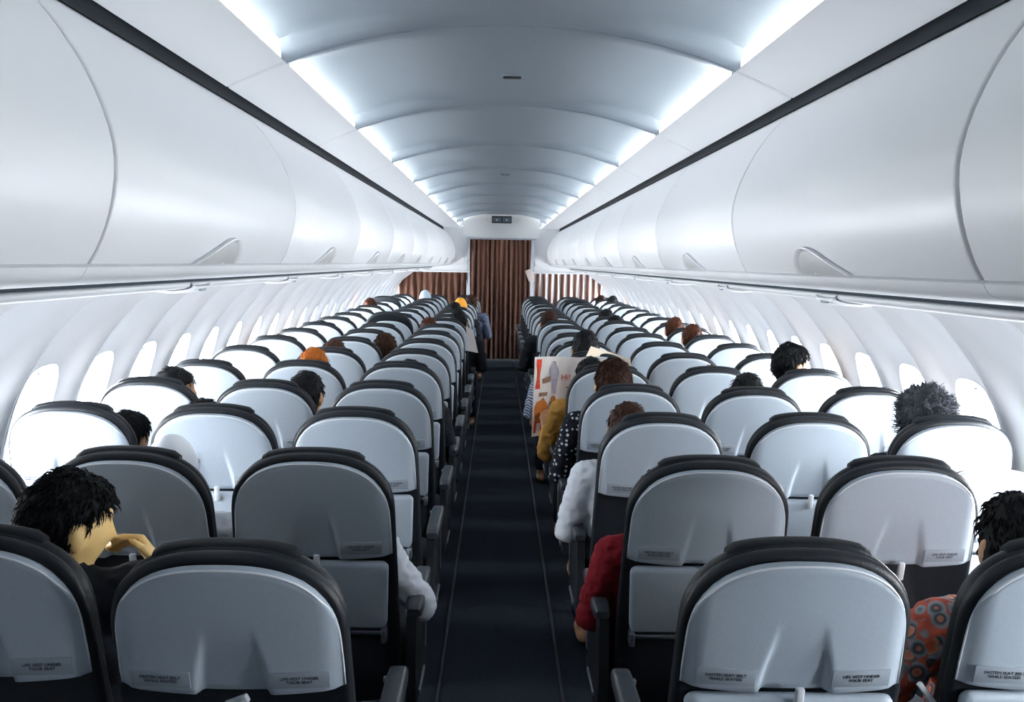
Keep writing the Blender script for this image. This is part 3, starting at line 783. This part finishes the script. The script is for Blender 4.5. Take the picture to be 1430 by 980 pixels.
def hair_mesh(style):
    if style in HAIR: return HAIR[style]
    rr = random.Random(hash(style) % 1000 if False else sum(map(ord, style)))
    sc, amp, fq, ntuft, tl = {'short': (1.09, .006, 22, 500, .030), 'messy': (1.10, .010, 20, 2600, .030), 'curly': (1.24, .026, 40, 5200, .024),
                              'cap': (1.12, 0, 1, 0, 0), 'long': (1.12, .007, 18, 900, .03), 'bun': (1.09, .005, 20, 400, .03)}[style]
    def surf(d):
        line = hairline(d.y)
        if style == 'cap': line = .02 - .1 * d.y
        if style == 'long' and d.y < .25: line = -.9
        m = sstep(-.10, .08, d.z - line)
        nz = noise.noise(d * fq * .12 + Vector((3, 1, 2))) * amp + noise.noise(d * fq * .4) * amp * .6
        p = head_pt(d, .80 + (sc - .80) * m)
        if style == 'curly': p.x *= 1 + .16 * m
        if style == 'long' and d.z < 0 and d.y < .25:
            p.z += -.07 * m * min(1, -d.z * 1.5); p.y -= .02 * m; p.x *= 1 + .25 * m * -d.z
        return p + d * nz * m, m
    loops = []
    for L in head_dirs(44, 30): loops.append([surf(d)[0] for d in L])
    parts = [loft(loops)]
    if style == 'bun': parts.append(ball((0, -.075, .095), (.038, .035, .034), 14, 8))
    V, F = [], []
    for _ in range(ntuft):
        d = Vector((rr.gauss(0, 1), rr.gauss(0, 1), rr.gauss(0, 1))).normalized()
        p, m = surf(d)
        if m < .6: continue
        if style == 'curly': t = (d * .8 + Vector((rr.gauss(0, .6), rr.gauss(0, .6), rr.gauss(0, .6)))).normalized()
        else:
            down = Vector((rr.gauss(0, .25), -.35 + rr.gauss(0, .2), -1)); t = (down - d * down.dot(d))
            t = (t.normalized() + d * (.20 if style != 'messy' else .24) + Vector((rr.gauss(0, .12), rr.gauss(0, .12), 0))).normalized()
        ln = tl * rr.uniform(.6, 1.3); u = t.orthogonal().normalized(); v = t.cross(u); r = {'messy': .0022, 'curly': .0022}.get(style, .0030)
        p = p - d * .004; mid = p + t * ln * .55 + d * .003
        if style == 'curly': mid = mid + u * rr.uniform(-.012, .012)
        b = len(V)
        for k in range(3): V.append(p + (u * math.cos(2.094 * k) + v * math.sin(2.094 * k)) * r)
        for k in range(3): V.append(mid + (u * math.cos(2.094 * k) + v * math.sin(2.094 * k)) * r * .75)
        tip = p + t * ln - d * (.004 if style != 'curly' else -.002) + (v * rr.uniform(-.012, .012) if style == 'curly' else Vector())
        V.append(tip)
        for k in range(3):
            k2 = (k + 1) % 3; F += [(b + k, b + k2, b + 3 + k2, b + 3 + k), (b + 3 + k, b + 3 + k2, b + 6)]
    if V: parts.append((V, F))
    if style == 'cap': parts.append(loft([[(x * q, .075 + (.055 * (1 - (x / .07) ** 2)) * w + .0 * q, .030 - .012 * w + dz) for x in [-.068 + .0085 * i for i in range(17)]] for q, w, dz in ((1, 0, .004), (1, 1, .004), (1, 1, 0), (1, 0, 0))], False))
    me = mesh('hair_' + style, *join(*parts), None, True, 0); me.materials.append(None)
    HAIR[style] = me
    return me
EYEB = mesh('eyeball', *ball((0, 0, 0), (.0115, .0115, .0115), 12, 8), 'eye'); IRIS = mesh('iris', *ball((0, .0075, 0), (.0055, .0048, .0055), 10, 6), 'iris')
def px_to(xp, yp, D):
    x = xp + (yp - 367) * .0175 - 697; y = yp - (xp - 697) * .0175 - 367
    return x * D / 1350 - .03, EYE - y * D / 1350
def person(i, c, xp, yp, style, hair, shirt, pose, label, yaw=0, tilt=0, trousers='c_navy', skin='skin', dx=None, ztop=None):
    Dh = row_y(i) + .11
    X, Z = px_to(xp, yp, Dh) if xp is not None else (COLX[c] + (dx or 0), ztop)
    X = max(-1.50, min(1.55, X))
    add = {'curly': .020, 'messy': .012, 'bun': .01}.get(style, .008)
    k = min(1.06, max(.78, (Z + (.02 if i >= 6 else .006)) / (1.2 + add)))
    t = template(pose, yaw, tilt)
    root = tag(link('person', None, None, (X, row_y(i), 0), None, (k, k, k)), label, 'person', 'seated passengers')
    b = link('body', t['body'], root); setm(b, skin)
    o = link('shirt', t['shirt'], root); setm(o, shirt)
    o = link('trousers', t['trousers'], root); setm(o, trousers)
    o = link('cap' if style == 'cap' else 'hair', hair_mesh(style), root); o.matrix_local = t['H']; setm(o, hair)
    for sx in (-1, 1):
        e = link('eye', EYEB, root); e.matrix_local = t['H'] @ Matrix.Translation((sx * .030, .067, .003)); 
        if i <= 6: link('iris', IRIS, e)
    return root

def seatref(i, c): return '%s %s seat, %s row from the curtain' % (SIDE[-1 if c in 'ABC' else 1], KIND[c], ORD[NROWS - i + 1])
PEOPLE = [
    # row, col, head x, head top y, hair style, hair, shirt, pose, look, yaw, tilt
    (1, 'B', 88, 659, 'messy', 'h_black', 'c_dark', 'hand_face', 'dark-haired person in charcoal with a hand raised to the face', -48, -8, 'skin2'),
    (3, 'A', 178, 574, 'messy', 'h_black', 'c_navy', 'lap', 'person with loose black hair leaning past the headrest', -20, 0, 'skin'),
    (4, 'A', 243, 513, 'short', 'h_black', 'c_navy', 'lap', 'black-haired person with face turned towards the aisle', -62, 0, 'skin'),
    (3, 'B', 284, 560, 'long', 'h_black', 'c_dark', 'lap', 'person whose straight black hair tops the headrest', 0, 0, 'skin'),
    (4, 'B', 428, 519, 'short', 'h_black', 'c_dark', 'lap', 'black-haired person leaning out towards the aisle seat', -15, 0, 'skin'),
    (5, 'B', 438, 486, 'short', 'h_orange', 'c_dark', 'lap', 'orange-haired person sitting upright', 0, 0, 'skin'),
    (6, 'B', 467, 478, 'short', 'h_dkbrown', 'c_dark', 'lap', 'dark brown-haired person ahead of the orange-haired one', 0, 0, 'skin'),
    (7, 'B', 538, 469, 'long', 'h_dkbrown', 'c_dark', 'lap', 'brown-haired person leaning right beside the headrest', -10, 0, 'skin'),
    (16, 'B', 594, 407, 'cap', 'cap_blue', 'c_white', 'lap', 'person in a pale blue cap', 0, 0, 'skin'),
    (7, 'A', 362, 470, 'short', 'h_auburn', 'c_dark', 'lap', 'auburn-haired person by the window', 0, 0, 'skin'),
    (8, 'A', 413, 463, 'short', 'h_dkbrown', 'c_dark', 'lap', 'dark brown-haired person by the window', 0, 0, 'skin'),
    (9, 'A', 433, 450, 'short', 'h_black', 'c_dark', 'lap', 'black-haired person by the window', 0, 0, 'skin'),
    (13, 'A', 515, 418, 'short', 'h_auburn', 'c_dark', 'lap', 'auburn-haired person by the window', 0, 0, 'skin'),
    (2, 'C', 455, 637, 'cap', 'cap_white', 'c_white', 'elbow_right', 'person in white cap and white shirt, elbow in the aisle', 0, 0, 'skin'),
    (2, 'B', 236, 611, 'cap', 'cap_white', 'c_white', 'lap', 'person in a white cap', 0, 0, 'skin'),
    (5, 'C', 572, 503, 'short', 'h_black', 'c_dark', 'lap', 'black-haired person just topping the headrest', 0, 0, 'skin'),
    (7, 'C', None, None, 'short', 'h_black', 'c_purple', 'lap', 'person with a mauve sleeve in the aisle', 0, 0, 'skin'),
    (9, 'C', 599, 446, 'short', 'h_auburn', 'c_dark', 'lap', 'auburn-haired person', 0, 0, 'skin'),
    (10, 'C', 641, 436, 'short', 'h_black', 'c_dark', 'lap', 'black-haired person leaning towards the aisle', -10, 0, 'skin'),
    (12, 'C', 635, 424, 'short', 'h_black', 'c_blue', 'lap', 'black-haired person with a blue sleeve', 0, 0, 'skin'),
    (13, 'C', 643, 418, 'cap', 'cap_orange', 'c_dark', 'lap', 'person in a bright orange cap', 0, 0, 'skin'),
    (15, 'C', 658, 413, 'short', 'h_dkbrown', 'c_blue', 'lap', 'dark brown-haired person leaning to the aisle', 0, 0, 'skin'),
    (3, 'F', 1322, 546, 'curly', 'h_grey', 'c_navy', 'lap', 'person with frizzy grey curls by the window', 0, 0, 'skin'),
    (5, 'F', 1108, 480, 'messy', 'h_black', 'c_dark', 'lap', 'black-haired person looking out of the window', -70, 0, 'skin'),
    (4, 'E', 1047, 523, 'short', 'h_black', 'c_dark', 'lap', 'black-haired person above the headrest', 0, 0, 'skin'),
    (5, 'E', 994, 512, 'short', 'h_dkbrown', 'c_dark', 'lap', 'brown-haired person barely showing', 0, 0, 'skin'),
    (8, 'F', 968, 456, 'short', 'h_auburn', 'c_dark', 'lap', 'auburn-haired person by the window', 0, 0, 'skin'),
    (9, 'F', 943, 446, 'short', 'h_auburn', 'c_dark', 'lap', 'auburn-haired person by the window', 0, 0, 'skin'),
    (6, 'D', 818, 465, 'short', 'h_black', 'c_white', 'lap', 'black-haired person in a white shirt', 0, 0, 'skin'),
    (4, 'D', 858, 502, 'messy', 'h_dkbrown', 'c_dots', 'lap', 'dark-haired person in a black and white dotted top', 0, 0, 'skin'),
    (5, 'D', 825, 500, 'short', 'h_black', 'c_gold', 'read', 'person in a golden top reading a newspaper', 0, -6, 'skin'),
    (3, 'D', 879, 564, 'short', 'h_dkbrown', 'c_white', 'lap', 'brown-haired person with a white sleeve', 0, 0, 'skin'),
    (2, 'D', None, None, 'short', 'h_black', 'c_red', 'lap', 'person in a dark red cardigan', 0, 0, 'skin'),
    (1, 'D', None, None, 'short', 'h_black', 'c_green', 'lap', 'person with a green patterned sleeve', 0, 0, 'skin'),
    (1, 'E', 1440, 700, 'long', 'h_black', 'c_floral', 'elbow_left', 'person in an orange floral top', 0, 0, 'skin'),
    (7, 'D', None, None, 'short', 'h_black', 'c_stripe', 'lap', 'person with a blue striped sleeve in the aisle', 0, 0, 'skin'),
    (10, 'D', 767, 436, 'short', 'h_dkbrown', 'c_dark', 'lap', 'dark brown-haired person', 0, 0, 'skin'),
    (11, 'E', 847, 434, 'short', 'h_black', 'c_dark', 'lap', 'black-haired person', 0, 0, 'skin'),
    (10, 'E', 859, 443, 'short', 'h_black', 'c_dark', 'lap', 'black-haired person', 0, 0, 'skin'),
    (17, 'F', 839, 414, 'short', 'h_dkbrown', 'c_purple', 'lap', 'dark brown-haired person', 0, 0, 'skin'),
    (16, 'F', 857, 415, 'short', 'h_black', 'c_dark', 'lap', 'black-haired person', 0, 0, 'skin'),
]
FIX = {(7, 'C'): (-.01, 1.03), (2, 'D'): (-.085, 1.02), (1, 'D'): (.02, .96), (7, 'D'): (-.14, 1.03)}
for (i, c, xp, yp, st, hr, sh, po, look, ya, ti, sk) in PEOPLE:
    dxz = FIX.get((i, c), (None, None))
    lab = '%s, %s %s row %s' % (look, SIDE[-1 if c in 'ABC' else 1], KIND[c], NROWS - i + 1)
    lab = '%s, %s %s seat, %s row from curtain' % (look, SIDE[-1 if c in 'ABC' else 1], KIND[c], ORD[NROWS - i + 1])
    if len(lab.split()) > 16: lab = '%s, %s %s seat' % (look, SIDE[-1 if c in 'ABC' else 1], KIND[c])
    person(i, c, xp, yp, st, hr, sh, po, lab, ya, ti, 'c_navy' if (i, c) != (2, 'C') else 'c_white', sk, dxz[0], dxz[1])

# ------------------------------------------------------------------ newspaper and small things
def sheet(name, pts, nu, nv, bend, m, thick=.0015):
    # pts: four corners (x, y, z); bilinear patch with a wavy bend along y
    a, b, c, d = map(Vector, pts); top, bot = [], []
    for j in range(nv + 1):
        for i in range(nu + 1):
            u, v = i / nu, j / nv
            p = a.lerp(b, u).lerp(d.lerp(c, u), v); p.y += bend(u, v); top.append(p); bot.append(p + Vector((0, thick, 0)))
    n = nu + 1; k = len(top); F = []
    for j in range(nv):
        for i in range(nu):
            q = (j * n + i, j * n + i + 1, (j + 1) * n + i + 1, (j + 1) * n + i); F += [q, tuple(x + k for x in reversed(q))]
    edge = [i for i in range(n)] + [j * n + nu for j in range(1, nv + 1)] + [nv * n + i for i in range(nu - 1, -1, -1)] + [j * n for j in range(nv - 1, 0, -1)]
    for e in range(len(edge)): p, q = edge[e], edge[(e + 1) % len(edge)]; F.append((p, q, q + k, p + k))
    return mesh(name, top + bot, F, m, True, 40)
np_ = tag(link('newspaper', None, None, (0, 5.30, 0)), 'open printed newspaper held up by the reader in the golden top', 'newspaper')
def bendL(u, v): return .03 * math.sin(u * 5.5) - .10 * (1 - u) ** 2 + .012 * math.sin(7 * v)
LC = [(.165, .10, .64), (.60, .12, .66), (.60, .10, 1.075), (.175, .10, 1.085)]
pgL = link('page', sheet('page', LC, 20, 14, bendL, 'paper'), np_)
def bendR(u, v): return .04 * math.sin(u * 3.1) + .02 * v
pgR = link('page', sheet('cream_page', [(.40, .16, .92), (.745, .20, .92), (.735, .20, 1.06), (.50, .16, 1.135)], 14, 10, bendR, 'paper_tan'), np_)
pgR['label'] = 'cream page folded back behind the reader'
def onL(u, v):
    a, b, c, d = map(Vector, LC); p = a.lerp(b, u).lerp(d.lerp(c, u), v); p.y += bendL(u, v) - .003; return p
def patch(name, m, uv, parent=pgL):
    P = []; cu = sum(u for u, v in uv) / len(uv); cv = sum(v for u, v in uv) / len(uv); F = []
    V = [onL(cu, cv)]; n = len(uv)
    for k in (.5, 1): V += [onL(cu + (u - cu) * k, cv + (v - cv) * k) for u, v in uv]
    for i in range(n):
        j = (i + 1) % n; F += [(0, 1 + i, 1 + j), (1 + i, 1 + n + i, 1 + n + j, 1 + j)]
    me = mesh(name, V, F, m, True, 0)
    return link('print', me, parent)
def blob(cu, cv, ru, rv, n=14, sd=1, jit=.18):
    q = random.Random(sd); return [(cu + ru * (1 + q.uniform(-jit, jit)) * math.cos(2 * math.pi * k / n), cv + rv * (1 + q.uniform(-jit, jit)) * math.sin(2 * math.pi * k / n)) for k in range(n)]
patch('print_strip', 'p_red', [(.02, .60), (.085, .60), (.10, .97), (.03, .97)])
patch('print_strip_light', 'p_orange', [(.045, .66), (.07, .66), (.082, .92), (.06, .92)])
patch('print_figure_orange', 'p_orange', blob(.12, .30, .095, .17, sd=3))
patch('print_hat', 'p_brown', [(.07, .50), (.18, .50), (.19, .55), (.08, .55)])
patch('print_headband', 'paper', [(.09, .18), (.20, .19), (.20, .25), (.09, .24)])
patch('print_brown_block', 'p_brown', [(.24, .14), (.34, .12), (.34, .42), (.22, .42)])
patch('print_face', 'p_orange', blob(.27, .45, .035, .05, sd=4))
patch('print_person', 'p_grey', blob(.27, .80, .06, .12, sd=6) )
patch('print_trousers', 'p_grey', [(.24, .52), (.30, .52), (.32, .72), (.23, .72)])
patch('print_hair', 'p_brown', blob(.27, .915, .028, .03, sd=8))
patch('print_caption', 'p_brown', [(.12, .66), (.22, .68), (.23, .76), (.11, .72)])
hi = text_mesh(['Hi!'], .046, 'headline_text', 'p_red')
link('headline', hi, pgL, onL(.425, .735) + Vector((0, -.003, 0)), (R(90), 0, R(4)))
patch('print_column', 'p_grey', [(.47, .40), (.60, .40), (.60, .54), (.47, .54)])
patch('print_stripe_white', 'p_red', [(.02, .04), (.05, .04), (.06, .20), (.03, .20)])
patch('print_robe', 'p_orange', [(.10, -.0 + .01), (.19, .01), (.20, .15), (.11, .16)])
patch('print_rule', 'p_brown', [(.43, .60), (.60, .60), (.60, .615), (.43, .615)])
pp = tag(link('paper_sheet', sheet('paper_sheet', [(-.30, 0, .84), (-.20, .02, .82), (-.245, .02, 1.02), (-.305, 0, 1.05)], 4, 6, lambda u, v: .01 * math.sin(4 * v), 'paper'), None, (.0, row_y(9) + .35, 0)),
         'white sheet of paper held out over the aisle, port side', 'paper')
st = tag(link('white_strap', mesh('white_strap', *rbox(.006, .004, .034, .003), 'white_strap'), None, (.832, 1.83, .762), (0, R(-38), 0)), 'short white strap dangling in front of the orange floral top', 'strap')
